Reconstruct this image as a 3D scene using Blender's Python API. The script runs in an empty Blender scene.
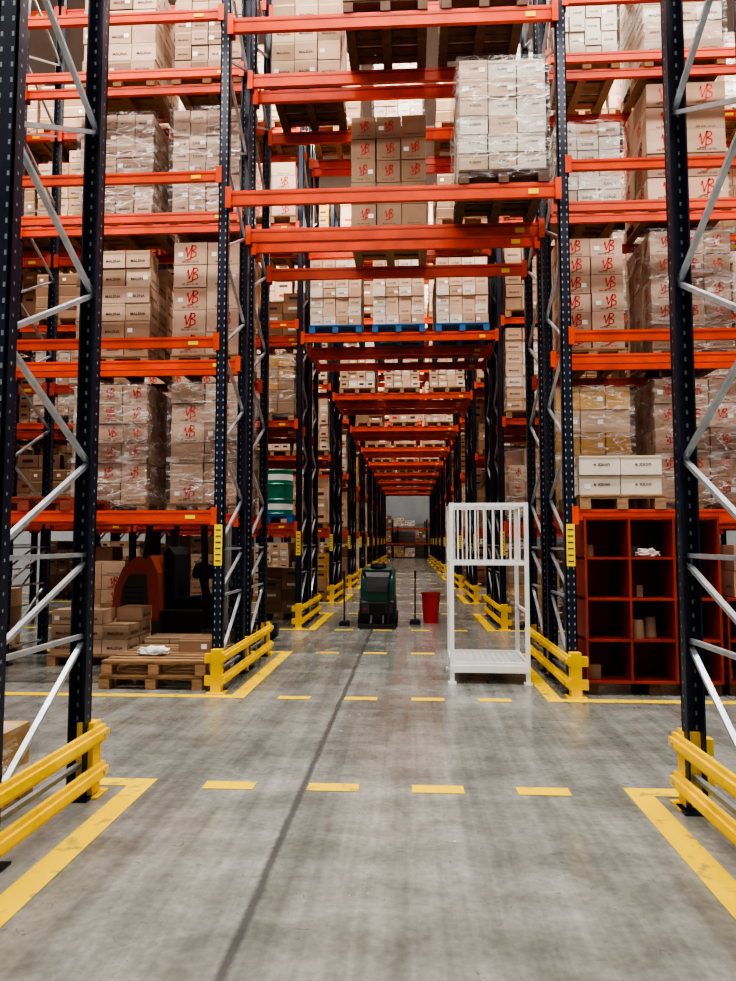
import bpy, math, random
from mathutils import Vector, Matrix
random.seed(7)
S = bpy.context.scene
COL = S.collection

# ---------------------------------------------------------------- materials
MATS = {}
def mat(name, col, rough=0.5, metal=0.0, var=0.0, vscale=6.0, bump=0.0, bscale=60.0, emit=None, estr=0.0, stretch=None):
    m = bpy.data.materials.new(name); m.use_nodes = True
    nt = m.node_tree; N = nt.nodes; L = nt.links
    b = N['Principled BSDF']
    b.inputs['Base Color'].default_value = (*col, 1)
    b.inputs['Roughness'].default_value = rough
    b.inputs['Metallic'].default_value = metal
    if emit:
        b.inputs['Emission Color'].default_value = (*emit, 1)
        b.inputs['Emission Strength'].default_value = estr
    if var > 0 or bump > 0:
        tc = N.new('ShaderNodeTexCoord')
        mp = N.new('ShaderNodeMapping')
        if stretch: mp.inputs['Scale'].default_value = stretch
        L.new(tc.outputs['Object'], mp.inputs['Vector'])
    if var > 0:
        nz = N.new('ShaderNodeTexNoise'); nz.inputs['Scale'].default_value = vscale
        nz.inputs['Detail'].default_value = 5
        L.new(mp.outputs['Vector'], nz.inputs['Vector'])
        cr = N.new('ShaderNodeValToRGB')
        cr.color_ramp.elements[0].position = 0.3; cr.color_ramp.elements[1].position = 0.7
        cr.color_ramp.elements[0].color = (*[max(0, c*(1-var)) for c in col], 1)
        cr.color_ramp.elements[1].color = (*[min(1, c*(1+var)) for c in col], 1)
        L.new(nz.outputs['Fac'], cr.inputs['Fac'])
        L.new(cr.outputs['Color'], b.inputs['Base Color'])
    if bump > 0:
        n2 = N.new('ShaderNodeTexNoise'); n2.inputs['Scale'].default_value = bscale
        L.new(mp.outputs['Vector'], n2.inputs['Vector'])
        bp = N.new('ShaderNodeBump'); bp.inputs['Strength'].default_value = bump; bp.inputs['Distance'].default_value = 0.01
        L.new(n2.outputs['Fac'], bp.inputs['Height'])
        L.new(bp.outputs['Normal'], b.inputs['Normal'])
    MATS[name] = m
    return m

mat('navy_steel', (0.005, 0.011, 0.030), 0.33, 0.0, 0.3, 5)
mat('hole_light', (0.26, 0.29, 0.32), 0.5)
mat('orange_steel', (0.72, 0.066, 0.006), 0.34, 0.0, 0.18, 4)
mat('orange_dark', (0.42, 0.032, 0.004), 0.4, 0.0, 0.2, 4)
mat('galv', (0.42, 0.45, 0.48), 0.35, 0.5, 0.15, 12)
mat('yellow_paint', (0.86, 0.55, 0.002), 0.4, 0.0, 0.12, 5, 0.1, 30)
mat('yellow_label', (0.90, 0.66, 0.01), 0.5)
mat('black', (0.012, 0.012, 0.014), 0.45)
mat('rubber', (0.02, 0.02, 0.02), 0.8)
mat('dark_grey', (0.05, 0.055, 0.06), 0.5)
mat('card_a', (0.50, 0.335, 0.23), 0.8, 0, 0.16, 2.2)
mat('card_b', (0.36, 0.23, 0.145), 0.8, 0, 0.18, 2.2)
mat('card_c', (0.59, 0.42, 0.30), 0.8, 0, 0.14, 2.2)
mat('card_w', (0.68, 0.60, 0.50), 0.7, 0, 0.10, 2.2)
mat('card_y', (0.56, 0.32, 0.10), 0.8, 0, 0.12, 3)
mat('card_d', (0.26, 0.15, 0.085), 0.8, 0, 0.12, 3)
mat('tape', (0.50, 0.36, 0.22), 0.3)
mat('print_red', (0.60, 0.02, 0.01), 0.6)
mat('print_brown', (0.08, 0.04, 0.025), 0.7)
mat('label_white', (0.85, 0.85, 0.82), 0.5)
mat('wood', (0.34, 0.20, 0.105), 0.8, 0, 0.35, 9, 0.3, 40, stretch=(1, 6, 6))
mat('wood_dark', (0.13, 0.065, 0.035), 0.8, 0, 0.3, 9)
mat('wood_red', (0.26, 0.05, 0.025), 0.8, 0, 0.3, 9)
mat('blue_pallet', (0.02, 0.14, 0.38), 0.6)
mat('cab_red', (0.30, 0.030, 0.014), 0.45, 0, 0.25, 3)
mat('white_paint', (0.82, 0.82, 0.80), 0.4, 0, 0.06, 6)
mat('green_body', (0.008, 0.085, 0.070), 0.28)
mat('green_drum', (0.012, 0.20, 0.12), 0.3)
mat('red_plastic', (0.60, 0.02, 0.015), 0.4)
mat('truck_orange', (0.42, 0.085, 0.035), 0.4)
mat('lamp_face', (1, 1, 1), 0.5, emit=(0.98, 0.98, 0.95), estr=8)
mat('wall_paint', (0.32, 0.335, 0.345), 0.8, 0, 0.08, 1)
mat('ceil_paint', (0.27, 0.28, 0.29), 0.8)

def film():
    m = bpy.data.materials.new('stretch_film'); m.use_nodes = True
    nt = m.node_tree; N = nt.nodes; L = nt.links; N.clear()
    out = N.new('ShaderNodeOutputMaterial'); mix = N.new('ShaderNodeMixShader')
    tr = N.new('ShaderNodeBsdfTransparent'); tr.inputs[0].default_value = (0.90, 0.90, 0.90, 1)
    pr = N.new('ShaderNodeBsdfPrincipled')
    pr.inputs['Base Color'].default_value = (0.88, 0.90, 0.91, 1); pr.inputs['Roughness'].default_value = 0.14
    tc = N.new('ShaderNodeTexCoord'); mp = N.new('ShaderNodeMapping'); mp.inputs['Scale'].default_value = (0.9, 0.9, 2.6)
    mp.inputs['Rotation'].default_value = (0.45, 0.5, 0)
    L.new(tc.outputs['Object'], mp.inputs['Vector'])
    def nz(sc, det, dist):
        n = N.new('ShaderNodeTexNoise'); n.inputs['Scale'].default_value = sc; n.inputs['Detail'].default_value = det
        n.inputs['Distortion'].default_value = dist; L.new(mp.outputs['Vector'], n.inputs['Vector']); return n.outputs['Fac']
    def M(op, a, b):
        n = N.new('ShaderNodeMath'); n.operation = op
        for i, v in enumerate((a, b)):
            if v is None: continue
            if isinstance(v, (int, float)): n.inputs[i].default_value = v
            else: L.new(v, n.inputs[i])
        return n.outputs[0]
    def ramp(f, p0, v0, p1, v1):
        cr = N.new('ShaderNodeValToRGB'); cr.color_ramp.elements[0].position = p0; cr.color_ramp.elements[1].position = p1
        cr.color_ramp.elements[0].color = (v0,)*3+(1,); cr.color_ramp.elements[1].color = (v1,)*3+(1,)
        L.new(f, cr.inputs['Fac']); return cr.outputs['Color']
    a = nz(2.4, 5, 1.4); base = ramp(a, 0.54, 0.03, 0.70, 0.34)
    c1 = nz(3.0, 3, 1.0); s1 = ramp(M('ABSOLUTE', M('SUBTRACT', c1, 0.5), None), 0.005, 0.70, 0.019, 0.0)  # pale streaks along the creases, painted in as film highlights
    c2 = nz(6.0, 2, 0.6); s2 = ramp(M('ABSOLUTE', M('SUBTRACT', c2, 0.5), None), 0.006, 0.45, 0.022, 0.0)
    msk = ramp(nz(1.5, 2, 0), 0.46, 0.08, 0.62, 1.0)
    fac = M('MINIMUM', M('ADD', base, M('MULTIPLY', M('MAXIMUM', s1, s2), msk)), 0.82)
    bp = N.new('ShaderNodeBump'); bp.inputs['Strength'].default_value = 1.0; bp.inputs['Distance'].default_value = 0.08
    L.new(c1, bp.inputs['Height']); L.new(bp.outputs['Normal'], pr.inputs['Normal'])
    L.new(fac, mix.inputs['Fac']); L.new(tr.outputs[0], mix.inputs[1]); L.new(pr.outputs[0], mix.inputs[2])
    L.new(mix.outputs[0], out.inputs[0]); MATS['film'] = m
film()

def floor_mat():
    m = bpy.data.materials.new('concrete_floor'); m.use_nodes = True
    nt = m.node_tree; N = nt.nodes; L = nt.links; b = N['Principled BSDF']
    tc = N.new('ShaderNodeTexCoord')
    def noise(scale, detail=6, vec=None, dist=0.0):
        n = N.new('ShaderNodeTexNoise'); n.inputs['Scale'].default_value = scale; n.inputs['Detail'].default_value = detail
        n.inputs['Distortion'].default_value = dist
        L.new(vec or tc.outputs['Object'], n.inputs['Vector']); return n
    def ramp(fac, p0, c0, p1, c1):
        r = N.new('ShaderNodeValToRGB'); r.color_ramp.elements[0].position = p0; r.color_ramp.elements[1].position = p1
        r.color_ramp.elements[0].color = (*c0, 1); r.color_ramp.elements[1].color = (*c1, 1); L.new(fac, r.inputs['Fac']); return r
    def mixc(fac, a, bb, mode='MIX'):
        x = N.new('ShaderNodeMix'); x.data_type = 'RGBA'; x.blend_type = mode
        if isinstance(fac, float): x.inputs['Factor'].default_value = fac
        else: L.new(fac, x.inputs['Factor'])
        for s, v in (('A', a), ('B', bb)):
            sock = [i for i in x.inputs if i.name == s and i.type == 'RGBA'][0]
            if isinstance(v, tuple): sock.default_value = (*v, 1)
            else: L.new(v, sock)
        return [o for o in x.outputs if o.type == 'RGBA'][0]
    big = noise(0.9, 8, dist=0.6); base = ramp(big.outputs['Fac'], 0.3, (0.215, 0.22, 0.20), 0.7, (0.36, 0.365, 0.338))
    fine = noise(26, 6); fr = ramp(fine.outputs['Fac'], 0.3, (0.80, 0.80, 0.80), 0.75, (1.09, 1.09, 1.09))
    c = mixc(1.0, base.outputs['Color'], fr.outputs['Color'], 'MULTIPLY')
    med = noise(3.2, 9, dist=1.2); mr = ramp(med.outputs['Fac'], 0.36, (0.76, 0.76, 0.745), 0.58, (1.05, 1.05, 1.05))
    c = mixc(0.8, c, mr.outputs['Color'], 'MULTIPLY')
    def M(op, a, bb=None):
        n = N.new('ShaderNodeMath'); n.operation = op
        for i, v in enumerate((a, bb)):
            if v is None: continue
            if isinstance(v, (int, float)): n.inputs[i].default_value = v
            else: L.new(v, n.inputs[i])
        return n.outputs[0]
    for sc, amt in (((3.2, 0.12, 1), 0.85), ((0.10, 3.0, 1), 0.45), ((14, 0.35, 1), 0.35)):
        mp = N.new('ShaderNodeMapping'); mp.inputs['Scale'].default_value = sc
        L.new(tc.outputs['Object'], mp.inputs['Vector'])
        st = noise(1.6, 5, mp.outputs['Vector']); sr = ramp(st.outputs['Fac'], 0.38, (0.70, 0.70, 0.69), 0.60, (1.06, 1.06, 1.06))
        c = mixc(amt, c, sr.outputs['Color'], 'MULTIPLY')
    pv = noise(9, 3, dist=2.5); pr = ramp(pv.outputs['Fac'], 0.66, (0, 0, 0), 0.73, (.8,)*3)
    c = mixc(pr.outputs['Color'], c, (0.14, 0.135, 0.12))
    spk = noise(60, 2); sk = ramp(spk.outputs['Fac'], 0.69, (0, 0, 0), 0.76, (0.8,)*3)
    c = mixc(sk.outputs['Color'], c, (0.11, 0.105, 0.095))
    sp = N.new('ShaderNodeSeparateXYZ'); L.new(tc.outputs['Object'], sp.inputs[0])
    wob = noise(1.5, 5)
    w = M('MULTIPLY', M('SUBTRACT', wob.outputs['Fac'], 0.5), 0.04)
    rag = M('MULTIPLY', M('SUBTRACT', noise(30, 4).outputs['Fac'], 0.5), 0.022)
    dx = M('ADD', M('ABSOLUTE', M('ADD', M('ADD', sp.outputs['X'], 0.63), w)), rag)
    j1 = ramp(dx, 0.010, (0.85,)*3, 0.030, (0, 0, 0))
    c = mixc(j1.outputs['Color'], c, (0.08, 0.08, 0.08))
    L.new(c, b.inputs['Base Color'])
    rr = ramp(noise(2.2, 6).outputs['Fac'], 0.3, (0.12,)*3, 0.7, (0.28,)*3)
    L.new(rr.outputs['Color'], b.inputs['Roughness'])
    b.inputs['Specular IOR Level'].default_value = 0.85
    bp = N.new('ShaderNodeBump'); bp.inputs['Strength'].default_value = 0.07; bp.inputs['Distance'].default_value = 0.01
    L.new(noise(5, 8).outputs['Fac'], bp.inputs['Height']); L.new(bp.outputs['Normal'], b.inputs['Normal'])
    MATS['floor'] = m
floor_mat()

def marking_mat():
    m = mat('floor_yellow', (0.85, 0.62, 0.012), 0.45)
    nt = m.node_tree; N = nt.nodes; L = nt.links; b = N['Principled BSDF']
    tc = N.new('ShaderNodeTexCoord'); n = N.new('ShaderNodeTexNoise'); n.inputs['Scale'].default_value = 9; n.inputs['Detail'].default_value = 9
    L.new(tc.outputs['Object'], n.inputs['Vector'])
    r = N.new('ShaderNodeValToRGB'); r.color_ramp.elements[0].position = 0.33; r.color_ramp.elements[0].color = (0.36, 0.28, 0.10, 1)
    r.color_ramp.elements[1].position = 0.42; r.color_ramp.elements[1].color = (0.84, 0.56, 0.002, 1)
    L.new(n.outputs['Fac'], r.inputs['Fac']); L.new(r.outputs['Color'], b.inputs['Base Color'])
marking_mat()

# ---------------------------------------------------------------- mesh builder
class MB:
    def __init__(s): s.v = []; s.f = []; s.m = []
    def quad(s, p, m):
        n = len(s.v); s.v += [tuple(q) for q in p]; s.f.append(tuple(range(n, n+len(p)))); s.m.append(m)
    def box(s, x0, x1, y0, y1, z0, z1, m, rz=0.0):
        n = len(s.v)
        P = [(x0,y0,z0),(x1,y0,z0),(x1,y1,z0),(x0,y1,z0),(x0,y0,z1),(x1,y0,z1),(x1,y1,z1),(x0,y1,z1)]
        if rz:
            cx, cy = (x0+x1)/2, (y0+y1)/2; c, sn = math.cos(rz), math.sin(rz)
            P = [(cx+(x-cx)*c-(y-cy)*sn, cy+(x-cx)*sn+(y-cy)*c, z) for x, y, z in P]
        s.v += P
        for q in ((0,3,2,1),(4,5,6,7),(0,1,5,4),(1,2,6,5),(2,3,7,6),(3,0,4,7)):
            s.f.append(tuple(n+i for i in q)); s.m.append(m)
    def bar(s, a, b, w, h, m, up=(0,0,1)):
        a, b = Vector(a), Vector(b); d = (b-a).normalized(); up = Vector(up)
        if abs(d.dot(up)) > 0.98: up = Vector((1,0,0))
        sx = d.cross(up).normalized()*w/2; sy = sx.cross(d).normalized()*h/2
        n = len(s.v)
        for p in (a, b):
            for i, j in ((-1,-1),(1,-1),(1,1),(-1,1)): s.v.append(tuple(p+sx*i+sy*j))
        for q in ((0,1,2,3),(7,6,5,4),(0,4,5,1),(1,5,6,2),(2,6,7,3),(3,7,4,0)):
            s.f.append(tuple(n+i for i in q)); s.m.append(m)
    def cyl(s, a, b, r0, r1, m, seg=20):
        a, b = Vector(a), Vector(b); d = (b-a).normalized(); up = Vector((0,0,1)) if abs(d.z) < .9 else Vector((1,0,0))
        u = d.cross(up).normalized(); w = d.cross(u)
        n = len(s.v)
        for p, r in ((a, r0), (b, r1)):
            for i in range(seg):
                t = 2*math.pi*i/seg; s.v.append(tuple(p+u*math.cos(t)*r+w*math.sin(t)*r))
        for i in range(seg):
            j = (i+1) % seg; s.f.append((n+i, n+j, n+seg+j, n+seg+i)); s.m.append(m)
        s.f.append(tuple(n+i for i in range(seg))[::-1]); s.m.append(m)
        s.f.append(tuple(n+seg+i for i in range(seg))); s.m.append(m)
    def prism(s, prof, x0, x1, m):
        n = len(s.v); k = len(prof)
        for x in (x0, x1):
            for y, z in prof: s.v.append((x, y, z))
        s.f.append(tuple(n+i for i in range(k))); s.m.append(m)
        s.f.append(tuple(n+k+i for i in range(k))[::-1]); s.m.append(m)
        for i in range(k):
            j = (i+1) % k; s.f.append((n+i, n+k+i, n+k+j, n+j)); s.m.append(m)
    def prismy(s, prof, y0, y1, m):
        n = len(s.v); k = len(prof)
        for y in (y0, y1):
            for x, z in prof: s.v.append((x, y, z))
        s.f.append(tuple(n+i for i in range(k))); s.m.append(m)
        s.f.append(tuple(n+k+i for i in range(k))[::-1]); s.m.append(m)
        for i in range(k):
            j = (i+1) % k; s.f.append((n+i, n+k+i, n+k+j, n+j)); s.m.append(m)
    def add(s, o, dx=0, dy=0, dz=0, rot=0):
        n = len(s.v)
        if rot: s.v += [(dx-x, dy-y, dz+z) for x, y, z in o.v]
        else: s.v += [(dx+x, dy+y, dz+z) for x, y, z in o.v]
        s.f += [tuple(n+i for i in q) for q in o.f]; s.m += o.m
    def mesh(s, name):
        me = bpy.data.meshes.new(name); me.from_pydata(s.v, [], s.f)
        names = sorted(set(s.m)); idx = {k: i for i, k in enumerate(names)}
        for k in names: me.materials.append(MATS[k])
        me.polygons.foreach_set('material_index', [idx[k] for k in s.m])
        me.update(); return me
    def obj(s, name, loc=(0,0,0), rz=0.0, bevel=0.0, smooth=False):
        o = bpy.data.objects.new(name, s.mesh(name)); COL.objects.link(o)
        o.location = loc; o.rotation_euler = (0, 0, rz)
        if bevel:
            b = o.modifiers.new('bevel', 'BEVEL'); b.width = bevel; b.segments = 3; b.limit_method = 'ANGLE'
        if smooth:
            for p in o.data.polygons: p.use_smooth = True
        return o
def inst(name, me, loc, rz=0.0):
    o = bpy.data.objects.new(name, me); COL.objects.link(o); o.location = loc; o.rotation_euler = (0,0,rz); return o

# text decals ------------------------------------------------------
def text_geo(t, shear=0.0, off=0.015):
    cu = bpy.data.curves.new('t', 'FONT'); cu.body = t; cu.resolution_u = 1; cu.align_x = 'CENTER'; cu.align_y = 'CENTER'; cu.shear = shear
    cu.offset = off
    o = bpy.data.objects.new('t', cu); COL.objects.link(o)
    dg = bpy.context.evaluated_depsgraph_get(); dg.update()
    me = o.evaluated_get(dg).to_mesh()
    v = [(p.co.x, p.co.y) for p in me.vertices]; f = [tuple(p.vertices) for p in me.polygons]
    w = max(x for x, y in v)-min(x for x, y in v); h = max(y for x, y in v)-min(y for x, y in v)
    o.evaluated_get(dg).to_mesh_clear(); bpy.data.objects.remove(o); bpy.data.curves.remove(cu)
    return v, f, w, h
def strokes(lines, t=0.06):
    v = []; f = []
    for a, b in lines:
        a, b = Vector(a), Vector(b); d = (b-a).normalized(); n = Vector((-d.y, d.x))*t
        k = len(v)
        v += [tuple(a-n*.6), tuple(b-n), tuple(b+n), tuple(a+n*.6)]; f.append((k, k+1, k+2, k+3))
    xs = [p[0] for p in v]; ys = [p[1] for p in v]; cx = (max(xs)+min(xs))/2; cy = (max(ys)+min(ys))/2
    v = [(x-cx, y-cy) for x, y in v]
    return v, f, max(xs)-min(xs), max(ys)-min(ys)
LOGO = strokes([((0, .62), (.10, .95)), ((.10, .95), (.20, .15)), ((.20, .15), (.60, 1.15)), ((.60, 1.15), (.46, .05)),
                ((.50, 1.05), (.86, 1.08)), ((.86, 1.08), (.90, .85)), ((.90, .85), (.58, .62)), ((.58, .62), (.92, .48)),
                ((.92, .48), (.88, .18)), ((.88, .18), (.44, .04)), ((.0, -.12), (.5, -.05))])
TXT = {'vb': LOGO, 'mal': text_geo('MALENA'), 'look': text_geo('LOOK'), 'e': text_geo('e xxon'), 'ref': text_geo('REF 204 - 12 UN')}
def decal(mb, key, m, face, c, off, width):
    v, f, w, h = TXT[key]; k = width/w; n = len(mb.v)
    for x, y in v:
        if face == '-y': mb.v.append((c[0]+x*k, off-0.003, c[1]+y*k))
        elif face == '-x': mb.v.append((off-0.003, c[0]-x*k, c[1]+y*k))
        else: mb.v.append((off+0.003, c[0]+x*k, c[1]+y*k))
    mb.f += [tuple(n+i for i in q) for q in f]; mb.m += [m]*len(f)

def pallet_geo(w, d, m='wood'):
    b = MB()
    for i in range(3):
        x = -w/2+0.05+i*(w-0.1)/2
        b.box(x-0.05, x+0.05, -d/2, d/2, 0, 0.02, m)
        for j in range(3):
            y = -d/2+0.07+j*(d-0.14)/2
            b.box(x-0.05, x+0.05, y-0.07, y+0.07, 0.02, 0.10, m)
    for j in range(3):
        y = -d/2+0.07+j*(d-0.14)/2
        b.box(-w/2, w/2, y-0.06, y+0.06, 0.10, 0.12, m)
    k = 7
    for j in range(k):
        y = -d/2+0.05+j*(d-0.1)/(k-1)
        b.box(-w/2, w/2, y-0.048, y+0.048, 0.12, 0.14, m)
    return b

def stack_geo(w, d, h, nc, nr, nd, style='vb', mats=('card_a','card_b','card_c'), wrap=False, seed=0, pal='wood', detail=True, topmiss=0.0):
    R = random.Random(seed); b = MB()
    if pal: b.add(pallet_geo(w, d, pal)); z0 = 0.14
    else: z0 = 0
    bw, bd, bh = (w-0.02)/nc, (d-0.06)/nd, h/nr
    for k in range(nr):
        if k == nr-1: skip = {(R.randrange(nc), R.randrange(nd)) for _ in range(3)} if R.random() < topmiss else set()
        else: skip = set()
        lay = R.uniform(-.006, .006)
        for i in range(nc):
            for j in range(nd):
                if 0 < i < nc-1 and 0 < j < nd-1 and k < nr-1: continue
                if (i, j) in skip: continue
                x0 = lay-w/2+0.01+i*bw+R.uniform(0.001, 0.009); x1 = lay-w/2+0.01+(i+1)*bw-R.uniform(0.001, 0.009)
                y0 = -d/2+0.03+j*bd+R.uniform(0.0, 0.026); y1 = y0+bd-0.008
                a0 = z0+k*bh+0.001; a1 = z0+(k+1)*bh-0.005
                m = R.choice(mats); b.box(x0, x1, y0, y1, a0, a1, m)
                if not detail: 
                    if j == 0 and R.random() < 0.8:
                        cx, cz = (x0+x1)/2, (a0+a1)/2
                        b.quad([(cx-bw*.25, y0-.003, cz-bh*.12), (cx+bw*.25, y0-.003, cz-bh*.12), (cx+bw*.25, y0-.003, cz+bh*.12), (cx-bw*.25, y0-.003, cz+bh*.12)], 'print_red' if style == 'vb' and R.random()<.5 else 'print_brown' if R.random()<.6 else 'label_white')
                    continue
                cz = (a0+a1)/2
                faces = []
                if j == 0: faces.append(('-y', ((x0+x1)/2, cz), y0, x1-x0))
                if i == 0: faces.append(('-x', ((y0+y1)/2, cz), x0, y1-y0))
                if i == nc-1: faces.append(('+x', ((y0+y1)/2, cz), x1, y1-y0))
                for fc, c, off, fw in faces:
                    if style == 'vb':
                        if R.random() < .92: decal(b, 'vb', 'print_red', fc, (c[0]+fw*R.uniform(-.02, .1), c[1]+bh*.05), off, min(fw*0.36, bh*0.56))
                    elif style == 'mal':
                        if R.random() < .85: decal(b, 'mal', 'print_brown', fc, (c[0], c[1]-bh*.12), off, fw*0.62)
                    elif style == 'look':
                        if R.random() < .85: decal(b, 'look', 'print_brown', fc, (c[0], c[1]-bh*.1), off, fw*0.6)
                    elif style == 'e':
                        decal(b, 'e', 'print_brown', fc, (c[0]+fw*.05, c[1]+bh*.05), off, fw*0.4)
                    if fc == '-y':
                        cx = c[0]
                        if R.random() < .35:
                            lx = cx+R.choice((-1, 1))*fw*.3
                            b.quad([(lx-.03, off-.0035, cz-.035), (lx+.03, off-.0035, cz-.035), (lx+.03, off-.0035, cz+.015), (lx-.03, off-.0035, cz+.015)], 'label_white')
                        if style in ('mal', 'e', 'plain'):
                            b.quad([(x0, off-.002, a1-bh*.17), (x1, off-.002, a1-bh*.17), (x1, off-.002, a1-bh*.07), (x0, off-.002, a1-bh*.07)], 'tape')
                        if style == 'vb':
                            decal(b, 'ref', 'print_brown', fc, (c[0], a0+bh*.12), off, fw*0.5)
    if wrap:
        e = 0.020; X, Y = w/2+e, d/2-0.02+e; zt = z0+h+0.012; n = 10
        def sheet(fn, nu, nv):
            s0 = len(b.v)
            for iv in range(nv+1):
                for iu in range(nu+1):
                    b.v.append(fn(iu/nu, iv/nv, R.uniform(-.006, .020)))
            for iv in range(nv):
                for iu in range(nu):
                    q = s0+iv*(nu+1)+iu; b.f.append((q, q+1, q+nu+2, q+nu+1)); b.m.append('film')
        zb = 0.05
        sheet(lambda u, v, r: (-X+2*X*u, -Y-r, zb+(zt-zb)*v), n, n+4)
        sheet(lambda u, v, r: (X-2*X*u, Y+r, zb+(zt-zb)*v), n, n+4)
        sheet(lambda u, v, r: (X+r, -Y+2*Y*u, zb+(zt-zb)*v), n, n+4)
        sheet(lambda u, v, r: (-X-r, Y-2*Y*u, zb+(zt-zb)*v), n, n+4)
        sheet(lambda u, v, r: (-X+2*X*u, -Y+2*Y*v, zt+r), n, n)
    return b

# ---------------------------------------------------------------- room
ROW0 = 1.95; PER = 5.05; NROW = 11
XL, XR = -1.87, 1.52; BAY = 2.85
WX0, WX1, WY0, WY1, H = -14.6, 14.3, -5.0, 61.5, 11.6
b = MB(); b.quad([(WX0, WY0, 0), (WX1, WY0, 0), (WX1, WY1, 0), (WX0, WY1, 0)], 'floor'); b.obj('floor')
b = MB(); b.box(WX0, WX1, WY0, WY1, H, H+0.2, 'ceil_paint'); b.obj('ceiling')
for nm, a in (('wall_left', (WX0-.2, WX0, WY0, WY1)), ('wall_right', (WX1, WX1+.2, WY0, WY1)), ('wall_back', (WX0, WX1, WY0-.2, WY0))):
    b = MB(); b.box(*a, 0, H, 'wall_paint'); b.obj(nm)
b = MB(); b.box(WX0, WX1, WY1, WY1+.2, 0, H, 'wall_paint')
b.obj('wall_far')
b = MB()
b.box(-1.0, 1.2, WY1-.06, WY1-.002, 0, 3.0, 'galv')
for i in range(9): b.box(-1.0, 1.2, WY1-.08, WY1-.06, .2+i*.32, .23+i*.32, 'dark_grey')
b.box(-1.12, -1.0, WY1-.1, WY1-.002, 0, 3.1, 'dark_grey'); b.box(1.2, 1.32, WY1-.1, WY1-.002, 0, 3.1, 'dark_grey')
b.obj('door_1')

# ---------------------------------------------------------------- racks
LV = [1.74, 3.48, 5.20, 6.93, 8.66]
PLV = [4.98, 6.82, 8.55]
YO = (0.0, 0.90, 1.20, 2.10)
HT = 9.9
def upright(b, x, y, face, holes, side, ht=None):
    w = 0.048; d = 0.042; h = ht or HT
    yw = y+face*d
    b.box(x-w, x+w, min(yw, yw-face*.012), max(yw, yw-face*.012), 0.01, h, 'navy_steel')
    b.box(x-w, x-w+.01, y-d, y+d, 0.01, h, 'navy_steel')
    b.box(x+w-.01, x+w, y-d, y+d, 0.01, h, 'navy_steel')
    b.box(x-.085, x+.085, y-.075, y+.075, 0, 0.012, 'navy_steel')
    if holes:
        z = 0.12
        while z < min(h, holes):
            for sx in (-.027, .027):
                yy = y-d-.0015 if face < 0 else y+d-.012-.0015
                b.quad([(x+sx-.006, yy, z), (x+sx+.006, yy, z), (x+sx+.006, yy, z+.024), (x+sx-.006, yy, z+.024)], 'hole_light')
            xx = x+side*(w+.0015)
            b.quad([(xx, y-.006, z+.025), (xx, y+.006, z+.025), (xx, y+.006, z+.040), (xx, y-.006, z+.040)], 'hole_light')
            z += 0.075
def beam(b, x0, x1, y, z, h, m='orange_steel', tag=True):
    b.box(x0+.055, x1-.055, y-.025, y+.025, z-h, z, m)
    b.box(x0+.055, x1-.055, y-.029, y+.029, z-h*.32, z-h*.2, 'orange_dark')
    for xx in (x0+.05, x1-.05):
        b.box(xx-.03, xx+.03, y-.054, y-.046, z-h-.04, z+.03, m)
        b.box(xx-.03, xx+.03, y+.046, y+.054, z-h-.04, z+.03, m)
    if tag:
        b.quad([(x1-.34, y-.031, z-h*.8), (x1-.24, y-.031, z-h*.8), (x1-.24, y-.031, z-h*.45), (x1-.34, y-.031, z-h*.45)], 'yellow_label')
def frame(b, x, ya, yb, fine):
    w = .030
    b.bar((x, ya, .18), (x, yb, .18), w, w*.8, 'galv')
    b.bar((x, ya, .90), (x, yb, .90), w, w*.8, 'galv'); b.bar((x, ya, 1.36), (x, yb, 1.36), w, w*.8, 'galv')
    b.bar((x, ya, .22), (x, yb, .86), w, w*.7, 'galv'); b.bar((x, yb, 1.31), (x, ya, .93), w, w*.7, 'galv')
    z = 1.40; near = True
    while z < HT-.7:
        a = (x, ya if near else yb, z); c = (x, yb if near else ya, z+.48)
        b.bar(a, c, w, w*.8, 'galv'); near = not near; z += .5
    b.bar((x, ya, HT-.1), (x, yb, HT-.1), w, w, 'galv')

def rack(row, side, bays):
    b = MB(); y0 = ROW0+row*PER; xs = [XL-BAY*i for i in range(bays+1)] if side < 0 else [XR+BAY*i for i in range(bays+1)]
    for i, x in enumerate(xs):
        for k, yo in enumerate(YO):
            hol = (7.5 if row < 2 else 0) if i == 0 else (7.5 if row == 1 and i == 1 else 0)
            upright(b, x, y0+yo, 1 if k in (1, 3) else -1, hol, -side)
        frame(b, x, y0+YO[0], y0+YO[1], row < 3); frame(b, x, y0+YO[2], y0+YO[3], row < 3)
    for i in range(bays):
        a, c = sorted((xs[i], xs[i+1]))
        for li, z in enumerate(LV):
            if row == 0 and li < 2: continue   # open pick bays
            for yo in YO: beam(b, a, c, y0+yo, z, 0.105)
    if row >= 1:
        x = xs[0]
        b.box(x-.04, x+.04, y0-.056, y0-.05, 1.20, 1.60, 'yellow_label')
        for k in range(6): b.box(x-.025, x+.025, y0-.058, y0-.055, 1.24+k*.06, 1.252+k*.06, 'black')
    b.obj('pallet_rack')
for r in range(NROW):
    rack(r, -1, 4 if r < 3 else 2); rack(r, 1, 4 if r < 3 else 2)
for r in range(1, NROW):
    b = MB(); y0 = ROW0+r*PER
    for z in PLV:
        for yo in YO: beam(b, XL, XR, y0+yo, z, 0.15)
    b.obj('aisle_bridge_beams')
# low rack standing along the far wall
b = MB(); fx = [-4.3, -1.45, 1.40, 4.25]
for x in fx:
    for yo, fc in ((WY1-1.65, -1), (WY1-.75, 1)): upright(b, x, yo, fc, 0, 1, 3.2)
for i in range(3):
    for z in (1.25, 2.5):
        for yo in (WY1-1.65, WY1-.75): beam(b, fx[i], fx[i+1], yo, z, .11)
b.obj('pallet_rack')

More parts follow.
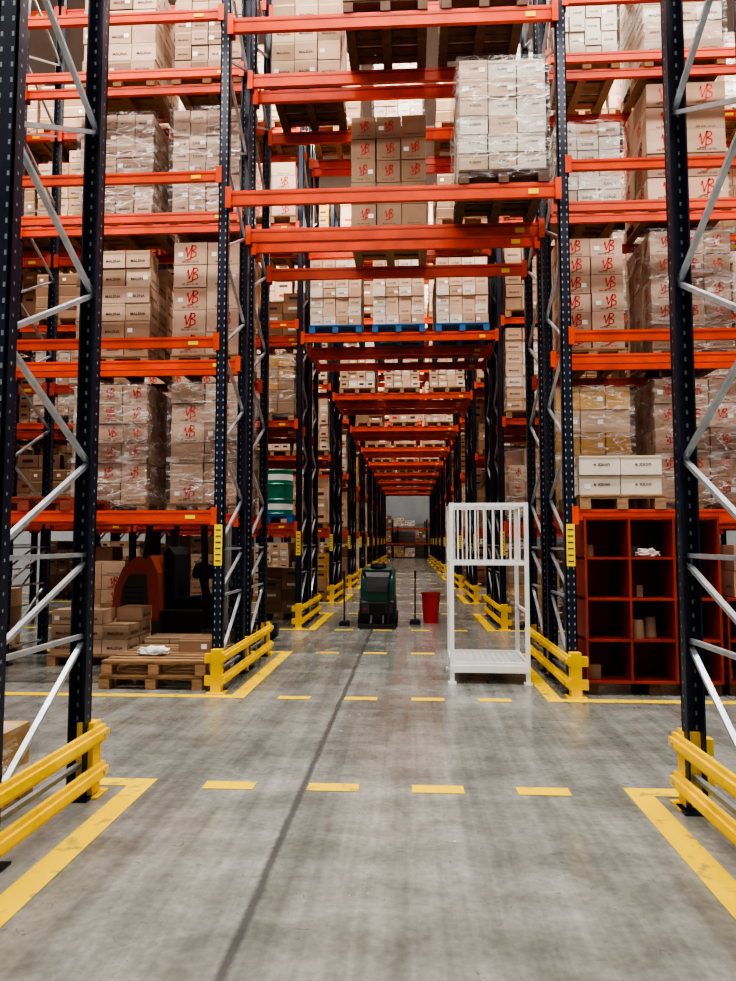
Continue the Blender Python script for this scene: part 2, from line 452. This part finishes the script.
b = MB(); b.box(-.045, .045, -.004, .004, 0, .24, 'orange_steel')
for k in range(3): b.cyl((0, -.006, .05+k*.07), (0, -.004, .05+k*.07), .012, .012, 'black', 10)
b.obj('load_plate', (XL-.02, ROW0+1.2-.056, 1.62))

# ---------------------------------------------------------------- guards
def guard(side, y0):
    b = MB(); L = 2.30; s = -side
    for yy in (0.0, L):
        b.box(-.05, .05, yy-.05, yy+.05, 0, .41, 'yellow_paint')
        b.box(-.09, .09, yy-.08, yy+.08, 0, .012, 'yellow_paint')
        xb = side*.115
        for z0 in (.07, .28): b.box(min(0, xb), max(0, xb), yy-.03, yy+.03, z0, z0+.09, 'yellow_paint')
    b.box(-.04, .04, L/2-.04, L/2+.04, 0, .38, 'yellow_paint')
    for z0, z1 in ((.08, .175), (.29, .385)):
        xa = s*.05; xc = s*.075
        b.box(min(xa, xc), max(xa, xc), -.06, L+.06, z0, z1, 'yellow_paint')
        b.box(min(xc, s*.095), max(xc, s*.095), -.06, L+.06, z0+.024, z1-.024, 'yellow_paint')
    for yy in (0, L):
        for zz in (.127, .337): b.cyl((s*.095, yy, zz), (s*.102, yy, zz), .014, .014, 'galv', 8)
    b.obj('rack_guard_rail', ((XL+.03) if side < 0 else (XR-.0), y0-.14, 0), bevel=.003)
for r in range(NROW):
    for sd in (-1, 1): guard(sd, ROW0+r*PER)

# ---------------------------------------------------------------- floor markings
b = MB()
def mk(x0, x1, y0, y1): b.quad([(x0, y0, .003), (x1, y0, .003), (x1, y1, .003), (x0, y1, .003)], 'floor_yellow')
for r in range(NROW):
    ya, yb = ROW0+r*PER-.36, ROW0+r*PER+2.44
    for x0, x1 in ((XL+.20, XL+.34), (XR-.29, XR-.15)):
        mk(x0-.0, x1, ya, yb)
    for yy in (ya-.0, yb-.13):
        mk(XL-9 if r else XL-.1, XL+.20, yy, yy+.13) if r or yy > ya else None
        mk(XR-.15, XR+9 if r else XR+.1, yy, yy+.13) if r or yy > ya else None
        for cx in (-1.07, -.455, .155, .76): mk(cx-.15, cx+.15, yy-.02, yy+.11)
b.obj('floor_marking')

# ---------------------------------------------------------------- row 1 hero stock
Y1 = ROW0+PER
YF, YR = Y1+.45, Y1+1.65
def put(name, x0, x1, yc, z, **k):
    w = x1-x0; g = stack_geo(w, k.pop('d', .98), k.pop('h', 1.3), **k)
    return g.obj(name, ((x0+x1)/2, yc, z+.001))
G = 'pallet_of_cartons'; W = 'shrink_wrapped_pallet_of_cartons'
# left
put(W, -3.98, -3.06, YR, LV[0], h=1.40, nc=3, nr=6, nd=3, style='vb', wrap=True, seed=1, mats=('card_b','card_a'))
put(G, -2.80, -1.98, YR, LV[0], h=1.40, nc=2, nr=6, nd=2, style='vb', seed=2, mats=('card_a','card_c','card_b'), wrap=True)
put(G, -3.98, -3.06, YR, LV[1], h=1.28, nc=3, nr=6, nd=3, style='mal', seed=3, topmiss=1.0)
put(G, -2.80, -1.98, YR, LV[1], h=1.36, nc=2, nr=5, nd=2, style='vb', seed=4, mats=('card_a','card_c'))
put(G, -3.98, -3.06, YR, LV[2], h=1.25, nc=4, nr=7, nd=3, style='mal', seed=5, mats=('card_b','card_a'), wrap=True)
put(W, -2.84, -2.00, YR, LV[2], h=1.28, nc=4, nr=8, nd=3, style='look', seed=6, wrap=True, mats=('card_a','card_c'))
put(G, -3.98, -3.06, YR, LV[3], h=1.3, nc=3, nr=6, nd=3, style='mal', seed=7, mats=('card_b','card_a','card_c'))
put(G, -2.84, -2.00, YR, LV[3], h=1.3, nc=4, nr=7, nd=3, style='mal', seed=8)
for i, z in enumerate(LV):
    put(G, -6.1, -5.2, YR, z, h=1.2, nc=3, nr=6, nd=3, style='plain', seed=20+i)
PR = pallet_geo(.95, .98, 'wood_red').mesh('empty_pallet')
inst('empty_pallet', PR, (-3.85, YF, LV[0]+.001))
# right
put(W, 1.64, 2.50, YR, LV[0], h=1.30, nc=3, nr=5, nd=3, style='plain', mats=('card_y','card_a'), wrap=True, seed=31)
put('pallet_of_white_cartons', 1.62, 2.42, YF, LV[0], h=.38, nc=2, nr=2, nd=3, style='e', mats=('card_w',), seed=32)
put(W, 2.74, 3.66, YR, LV[0], h=1.38, nc=3, nr=5, nd=3, style='vb', wrap=True, seed=33, mats=('card_a','card_b'))
put(G, 1.70, 2.46, YR, LV[1], h=1.30, nc=2, nr=6, nd=3, style='vb', seed=34, mats=('card_c','card_a'))
put(W, 2.74, 3.66, YR, LV[1], h=1.36, nc=3, nr=5, nd=3, style='vb', wrap=True, seed=35)
put(G, 1.70, 2.46, YR, LV[2], h=.95, nc=3, nr=6, nd=3, style='look', seed=36, mats=('card_w','card_c'), wrap=True)
put(G, 2.74, 3.66, YR, LV[2], h=1.40, nc=2, nr=5, nd=2, style='vb', seed=37)
put(G, 1.70, 2.46, YR, LV[3], h=1.2, nc=4, nr=7, nd=3, style='look', seed=38, mats=('card_w',))
put(W, 2.74, 3.66, YR, LV[3], h=1.3, nc=3, nr=6, nd=3, style='mal', seed=39, wrap=True, mats=('card_w','card_c'))
# bridge
put(W, .50, 1.38, YF, PLV[0], h=1.16, nc=3, nr=6, nd=3, style='e', seed=41, wrap=True, mats=('card_w','card_c'), pal='wood_dark')
put(G, -.69, .22, YR, PLV[0], h=1.34, nc=3, nr=5, nd=2, style='vb', seed=42, mats=('card_b',))
put(G, -.66, .20, YF, PLV[1], h=1.2, nc=3, nr=5, nd=3, style='mal', seed=43, pal='wood_dark')
put(G, .34, 1.20, YF, PLV[1], h=1.2, nc=3, nr=5, nd=3, style='mal', seed=44, pal='wood_dark')
put(G, -1.65, -.80, YR, PLV[1], h=1.2, nc=3, nr=5, nd=3, style='mal', seed=45, pal='wood_dark')

# ---------------------------------------------------------------- deeper stock (mass objects)
TEM = []
specs = [(3,6,3,'mal',('card_a','card_b'),False), (2,5,2,'vb',('card_a','card_c'),False), (4,8,3,'look',('card_w','card_c'),True),
         (3,7,3,'mal',('card_c','card_w'),False), (3,5,3,'plain',('card_b','card_y'),True), (4,7,3,'look',('card_w','card_a'),True),
         (2,4,2,'plain',('card_b','card_d'),False), (3,4,3,'vb',('card_c','card_a'),True)]
for i, (nc, nr, nd, st, ms, wr) in enumerate(specs):
    hh = [1.3, 1.2, 1.25, 1.4, 1.0, 1.3, .8, 1.1][i]
    TEM.append((stack_geo(.86, .98, hh, nc=nc, nr=nr, nd=nd, style=st, mats=ms, wrap=wr, seed=60+i, pal='wood', detail=True, topmiss=.8),
                stack_geo(.86, .98, hh, nc=nc, nr=nr, nd=nd, style=st, mats=ms, wrap=False, seed=60+i, pal='wood', detail=False, topmiss=.8)))
BLUE = stack_geo(.9, .98, 1.15, nc=4, nr=7, nd=3, style='look', mats=('card_w','card_c','card_a'), seed=77, pal='blue_pallet', detail=True)
R = random.Random(11)
for r in range(1, NROW):
    y0 = ROW0+r*PER
    for sd in (-1, 1):
        b = MB(); nb = 4 if r in (1, 2) else (3 if r == 3 else 1)
        for bay in range(nb):
            if r == 1 and bay < 1: continue
            for p in range(3):
                xo = .52+p*.91+bay*BAY; x = XL-xo if sd < 0 else XR+xo
                for li, z in enumerate([0]+LV):
                    if r == 1 and (bay == 1 and sd < 0 and p == 0): continue
                    for q, yc in enumerate((y0+.45, y0+1.65)):
                        if r == 1 and q == 0: continue
                        if r >= 4 and q == 1 and p > 0: continue
                        if R.random() > (.82 if li else .55): continue
                        if r == 2 and sd < 0 and p == 0 and bay == 0 and li == 1: continue
                        t = R.choice(TEM)[0 if r == 2 and bay < 2 and q == 0 else 1]
                        b.add(t, x+R.uniform(-.02, .02), yc+R.uniform(-.02, .02), z+.001)
        if b.v: b.obj('racked_carton_stock')
    if r > 1:
        b = MB()
        for li, z in enumerate(PLV):
            for p in range(3):
                for q, yc in enumerate((y0+.45, y0+1.65)):
                    if q and R.random() < .5: continue
                    if q == 0 and li and R.random() < .12: continue
                    t = BLUE if (r == 2 and li == 0) else R.choice(TEM)[0 if r == 2 and q == 0 else 1]
                    b.add(t, -1.26+p*1.08, yc, z+.001)
        b.obj('racked_carton_stock')
low = [stack_geo(.86, .98, hh, nc=3, nr=3, nd=2, style=st, mats=ms, seed=90+i, detail=False) for i, (hh, st, ms) in enumerate(((.85, 'plain', ('card_y', 'card_b')), (.7, 'vb', ('card_c', 'card_w')), (.9, 'mal', ('card_d', 'card_a')), (.5, 'plain', ('card_w',))))]
b = MB()
for i in range(9):
    for z in (0, 1.25, 2.5):
        if R.random() < .25: continue
        b.add(R.choice(low), fx[i//3]+.52+(i % 3)*.905, WY1-1.2, z+.001)
b.obj('racked_carton_stock')

# ---------------------------------------------------------------- ground-level left
PG = pallet_geo(1.02, 1.1, 'wood').mesh('wooden_pallet')
inst('wooden_pallet', PG, (-2.52, Y1+.50, 0)); inst('wooden_pallet', PG, (-2.50, Y1+.49, .1405), 0.02)
g = stack_geo(.95, .8, .50, nc=3, nr=3, nd=2, style='mal', seed=81, topmiss=1.0, mats=('card_b', 'card_a'))
g.obj('pallet_of_cartons', (-3.72, Y1+1.60, 0))
g = stack_geo(.95, .5, .30, nc=3, nr=1, nd=1, style='plain', seed=82, pal=None, mats=('card_b', 'card_d')); g.obj('carton_group', (-2.68, Y1+1.65, 0))
g = stack_geo(.36, .34, .14, nc=1, nr=1, nd=1, style='plain', seed=83, pal=None, mats=('card_d',)); g.obj('carton_group', (-2.25, Y1+.62, .283))
def crumple(name, loc, sx, sy, sz, m, seed):
    import bmesh
    bm = bmesh.new(); bmesh.ops.create_icosphere(bm, subdivisions=3, radius=1)
    Rr = random.Random(seed)
    for v in bm.verts:
        k = 1+Rr.uniform(-.22, .18); v.co = Vector((v.co.x*sx*k, v.co.y*sy*k, max(0, (v.co.z+.6)*sz*k)))
    me = bpy.data.meshes.new(name); bm.to_mesh(me); bm.free(); me.materials.append(MATS[m])
    o = bpy.data.objects.new(name, me); COL.objects.link(o); o.location = loc; return o
crumple('crumpled_plastic_film', (-2.62, Y1+.32, .284), .16, .12, .05, 'label_white', 3)
put(W, -3.05, -2.15, ROW0+1.65, 0, h=.28, nc=2, nr=1, nd=2, style='plain', seed=84, wrap=True, mats=('card_y','card_a'))
put(G, -5.9, -5.0, Y1+1.65, 0, h=.7, nc=3, nr=3, nd=3, style='plain', seed=85)

# ---------------------------------------------------------------- red pigeonhole cabinets
def cabinet(name, x0, ncol, nrow, loc_y, fill, seed):
    b = MB(); cw, ch, dp, t = .41, .385, .62, .022
    w = ncol*cw; h = nrow*ch; z0 = .12; R3 = random.Random(seed)
    b.box(0, w, dp-.02, dp, z0, z0+h, 'cab_red')
    for i in range(ncol+1): b.box(i*cw-t/2, i*cw+t/2, 0, dp-.02, z0, z0+h+t/2, 'cab_red')
    for j in range(nrow+1): b.box(-t/2, w+t/2, .004, dp-.02, z0+j*ch-t/2, z0+j*ch+t/2, 'cab_red')
    for sx in (0.05, w/2, w-.05): b.box(sx-.05, sx+.05, .03, dp-.03, 0, z0-t/2, 'wood_dark')
    for i in range(ncol):
        for j in range(nrow):
            if R3.random() < fill:
                zz = z0+j*ch+t/2; a = i*cw+.03
                for q in range(R3.choice((1, 2, 3))):
                    ww = R3.uniform(.06, .14); hh = R3.uniform(.07, .2); yy = R3.uniform(.10, .26); mm = R3.choice(('card_d', 'dark_grey', 'card_b', 'card_a', 'cab_red', 'label_white'))
                    if a+ww > (i+1)*cw-.02: break
                    if R3.random() < .3: b.cyl((a+ww/2, yy, zz), (a+ww/2, yy, zz+hh), ww/2, ww/2*.85, mm, 14)
                    else: b.box(a, a+ww, yy, yy+.16, zz, zz+hh, mm)
                    a += ww+.02
    return b.obj(name, (x0, loc_y, 0), bevel=.0)
cabinet('pigeonhole_cabinet', XR+.14, 3, 4, Y1-.05, .8, 4)
cabinet('pigeonhole_cabinet', XR+1.45, 3, 2, Y1-.02, .6, 9)
g = stack_geo(1.1, .5, .5, nc=3, nr=2, nd=2, style='mal', seed=88, pal=None); g.obj('carton_group', (XR+2.1, Y1+.30, .905))
crumple('crumpled_plastic_film', (XR+.14+.41*1.5, Y1+.12, .12+.385*3+.013), .12, .10, .05, 'label_white', 8)

# ---------------------------------------------------------------- cage trolley
def cage():
    b = MB(); w, d, h = .80, .86, 1.83; r = .021; m = 'white_paint'
    for x in (r, w-r):
        for y in (r, d-r):
            b.box(x-r, x+r, y-r, y+r, .02, h, m)
            b.box(x-.04, x+.04, y-.04, y+.04, 0, .02, m)
    for z in (h-.02, 1.21, .20):
        for y in (r, d-r): b.box(2*r, w-2*r, y-.016, y+.016, z-.018, z+.018, m)
        for x in (r, w-r): b.box(x-.016, x+.016, 2*r, d-2*r, z-.018, z+.018, m)
    for i in range(1, 9):
        x = i*w/9
        b.cyl((x, d-r, 1.21), (x, d-r, h-.02), .008, .008, m, 8)
        b.cyl((x, r, 1.21), (x, r, h-.02), .010, .010, m, 8)
    for i in range(1, 5):
        y = i*d/5
        b.cyl((r, y, .2), (r, y, h-.02), .008, .008, m, 8)
    for z in (.72,):
        b.box(r-.014, r+.014, 2*r, d-2*r, z-.014, z+.014, m); b.box(w-r-.014, w-r+.014, 2*r, d-2*r, z-.014, z+.014, m)
    b.box(.02, w-.02, .02, d-.02, .150, .165, 'galv')
    b.box(0, w, -.008, .012, .115, .185, m)
    for i in range(14):
        y = .05+i*(d-.1)/13; b.bar((.04, y, .182), (w-.04, y, .182), .010, .010, m)
    for i in range(12):
        x = .06+i*(w-.12)/11; b.bar((x, .04, .190), (x, d-.04, .190), .008, .008, m)
    return b.obj('steel_cage_basket', (.40, 7.42, 0), rz=-.02)
cage()

# ---------------------------------------------------------------- floor scrubber
def scrubber():
    e = bpy.data.objects.new('floor_scrubber', None); COL.objects.link(e); e.location = (-.55, 12.1, 0)
    b = MB()
    b.prism([(.02, .30), (.0, .62), (.06, .82), (.22, .96), (.50, 1.0), (.80, .97), (1.04, .82), (1.14, .55), (1.12, .30)], -.29, .29, 'green_body')
    o = b.obj('tank_body', bevel=.09); o.parent = e
    o.modifiers['bevel'].segments = 5
    b = MB()
    b.prism([(-.02, .10), (-.02, .42), (.10, .50), (1.05, .50), (1.18, .38), (1.18, .10)], -.30, .30, 'black')
    o = b.obj('chassis', bevel=.04); o.parent = e
    b = MB()
    b.prism([(-.07, .60), (-.04, .84), (.10, .92), (.12, .60)], -.19, .19, 'dark_grey')
    b.bar((-.25, -.12, .94), (.25, -.12, .94), .04, .04, 'black')
    for s in (-1, 1): b.bar((s*.23, -.12, .94), (s*.21, .12, .84), .035, .035, 'black')
    for s in (-1, 1):
        b.cyl((s*.33, .22, .13), (s*.26, .22, .13), .13, .13, 'rubber', 24)
        b.cyl((s*.33, .95, .10), (s*.26, .95, .10), .10, .10, 'rubber', 24)
        b.box(s*.20-.06, s*.20+.06, -.05, -.02, .24, .38, 'dark_grey')
        b.cyl((s*.20, -.052, .31), (s*.20, -.05, .31), .02, .02, 'red_plastic', 12)
    b.box(-.31, .31, -.22, -.17, .01, .08, 'rubber')
    for s in (-.1, .1): b.bar((s, -.2, .08), (s, 0, .2), .03, .03, 'dark_grey')
    b.cyl((0, .38, .99), (0, .38, 1.05), .14, .12, 'black', 24)
    b.cyl((0, .85, .02), (0, .85, .10), .30, .26, 'dark_grey', 28)
    b.cyl((.2, -.04, .75), (.18, -.18, .1), .024, .024, 'black', 10)
    o = b.obj('controls_and_wheels', bevel=.004); o.parent = e
scrubber()

b = MB()
b.cyl((0, 0, 0), (0, 0, .50), .13, .16, 'red_plastic', 28); b.cyl((0, 0, .50), (0, 0, .53), .172, .172, 'red_plastic', 28)
b.cyl((0, 0, .53), (0, 0, .531), .15, .15, 'black', 28)
b.obj('red_bucket_bin', (.36, 12.9, 0), smooth=False)
def broom(loc, rz):
    b = MB()
    b.box(-.09, .09, -.03, .03, 0, .06, 'black'); b.box(-.08, .08, -.025, .025, .06, .09, 'dark_grey')
    b.cyl((0, 0, .09), (0, .06, .85), .014, .012, 'black', 10)
    b.cyl((0, .055, .80), (0, .065, .92), .017, .017, 'rubber', 10)
    b.obj('push_broom', loc, rz)
broom((-1.12, 12.3, 0), .2); broom((.08, 12.6, 0), -.1)

# striped oil drum with rolling hoops
b = MB()
prof = [(0, .25), (.02, .262), (.035, .25), (.24, .25), (.26, .266), (.28, .25), (.50, .25), (.52, .266), (.54, .25), (.745, .25), (.76, .262), (.78, .25)]
for (z0, r0), (z1, r1) in zip(prof, prof[1:]):
    mm = 'label_white' if (abs(z0-.035) < .01 or abs(z0-.54) < .001) else 'green_drum'
    if z1-z0 > .1 and mm == 'label_white':
        q = (z1-z0)/4
        b.cyl((0,0,z0), (0,0,z0+q), r0, r0, 'green_drum', 36); b.cyl((0,0,z0+q), (0,0,z1-q), r0, r0, 'label_white', 36); b.cyl((0,0,z1-q), (0,0,z1), r0, r0, 'green_drum', 36)
    else: b.cyl((0,0,z0), (0,0,z1), r0, r1, mm, 36)
b.cyl((.12, 0, .782), (.12, 0, .80), .035, .035, 'black', 12)
b.obj('oil_drum', (-2.27, ROW0+2*PER+.28, LV[0]+.142))
inst('plastic_pallet', pallet_geo(.86, .98, 'blue_pallet').mesh('plastic_pallet'), (-2.40, ROW0+2*PER+.45, LV[0]+.001))

# ---------------------------------------------------------------- reach truck
def truck():
    b = MB()
    b.prismy([(-1.02, .14), (-1.10, .45), (-1.06, .80), (-.94, 1.08), (-.76, 1.22), (-.55, 1.24), (-.44, 1.0), (-.40, .14)], -.52, .42, 'truck_orange')
    b.prismy([(-1.08, .08), (-1.15, .20), (-1.13, .36), (-.36, .36), (-.36, .08)], -.56, .46, 'dark_grey')
    b.prismy([(-.98, .45), (-.94, .80), (-.84, .98), (-.60, .98), (-.56, .45)], -.535, -.52, 'dark_grey')
    for k in range(5): b.box(-.90, -.62, -.54, -.535, .52+k*.07, .54+k*.07, 'black')
    b.box(-.38, .25, -.55, .45, .12, .50, 'black')
    b.prismy([(-.42, .60), (-.46, 1.25), (-.38, 1.36), (-.30, 1.25), (-.28, .60)], -.30, .24, 'rubber')
    b.prismy([(-.30, .50), (-.30, .64), (.06, .68), (.10, .60), (.08, .50)], -.28, .22, 'rubber')
    for y in (-.5, .42):
        b.bar((-.62, y, 1.2), (-.52, y, 2.12), .07, .07, 'black'); b.bar((.25, y, .45), (.18, y, 2.12), .07, .07, 'black')
    for i in range(5):
        x = -.46+i*.15; b.bar((x, -.52, 2.15), (x, .44, 2.15), .035, .035, 'black')
    for y in (-.52, .44): b.bar((-.55, y, 2.15), (.24, y, 2.15), .05, .05, 'black')
    for y in (-.42, .32):
        b.box(.32, .44, y-.06, y+.06, .05, 3.0, 'dark_grey'); b.box(.44, .52, y-.035, y+.035, .05, 2.9, 'galv')
        b.cyl((.46, y*.5, .1), (.46, y*.5, 2.2), .03, .03, 'galv', 12)
    for z in (.4, 1.3, 2.5, 2.9): b.box(.34, .42, -.40, .30, z, z+.08, 'dark_grey')
    for y in (-.5, .4):
        b.box(.2, 1.0, y-.07, y+.07, .10, .26, 'dark_grey'); b.cyl((.88, y-.06, .12), (.88, y+.06, .12), .12, .12, 'rubber', 20)
    b.cyl((-.7, -.15, .16), (-.7, .05, .16), .16, .16, 'rubber', 20)
    for y in (-.22, .12): b.box(.56, .9, y-.05, y+.05, .30, .34, 'dark_grey'); b.box(.52, .57, y-.05, y+.05, .30, .95, 'dark_grey')
    b.box(.51, .54, -.40, .30, .45, .53, 'dark_grey'); b.box(.51, .54, -.40, .30, .82, .9, 'dark_grey')
    b.bar((.12, -.05, .5), (.0, -.05, 1.05), .06, .10, 'black'); b.cyl((.0, -.05, 1.05), (-.05, -.05, 1.07), .16, .16, 'black', 24)
    b.box(-.02, .16, .1, .35, .9, 1.1, 'dark_grey')
    return b.obj('reach_truck', (-2.95, 10.15, 0), rz=-.08, bevel=.02)
truck()

# ---------------------------------------------------------------- luminaires
ys = [-.9, 1.2]+[ROW0+2.1+1.47+PER*i for i in range(NROW)]
for i, y in enumerate(ys):
    b = MB(); b.box(-10, 10, -.16, .16, .02, .10, 'white_paint')
    for x in range(-9, 10, 3): b.box(x-.01, x+.01, -.01, .01, .10, H-10.55, 'galv')
    for k in range(13): b.box(-10+k*1.54, -10+k*1.54+1.4, -.12, .12, .0, .02, 'lamp_face')
    b.obj('linear_luminaire', (-.15, y, 10.549))
    ld = bpy.data.lights.new('aisle_light', 'AREA'); ld.shape = 'RECTANGLE'; ld.size = 19.5; ld.size_y = .3
    ld.energy = (780, 780, 1600)[i] if i < 3 else (1400 if i < 8 else 700); ld.color = (1.0, .98, .935)
    o = bpy.data.objects.new('aisle_light', ld); COL.objects.link(o); o.location = (-.15, y, 10.53)

w = bpy.data.worlds.new('w'); S.world = w; w.use_nodes = True
w.node_tree.nodes['Background'].inputs[0].default_value = (.7, .8, .9, 1); w.node_tree.nodes['Background'].inputs[1].default_value = .3

# ---------------------------------------------------------------- camera
cd = bpy.data.cameras.new('camera'); cam = bpy.data.objects.new('camera', cd); COL.objects.link(cam)
cd.sensor_fit = 'VERTICAL'; cd.sensor_height = 24; cd.lens = 24*720/981
cd.clip_start = .05; cd.clip_end = 200
cam.location = (0, 0, 1.44)
cam.rotation_euler = (math.radians(90+4.0), 0, math.radians(3.34))
S.camera = cam
try:
    S.view_settings.view_transform = 'AgX'; S.view_settings.look = 'AgX - High Contrast'
except Exception as e: print(e)
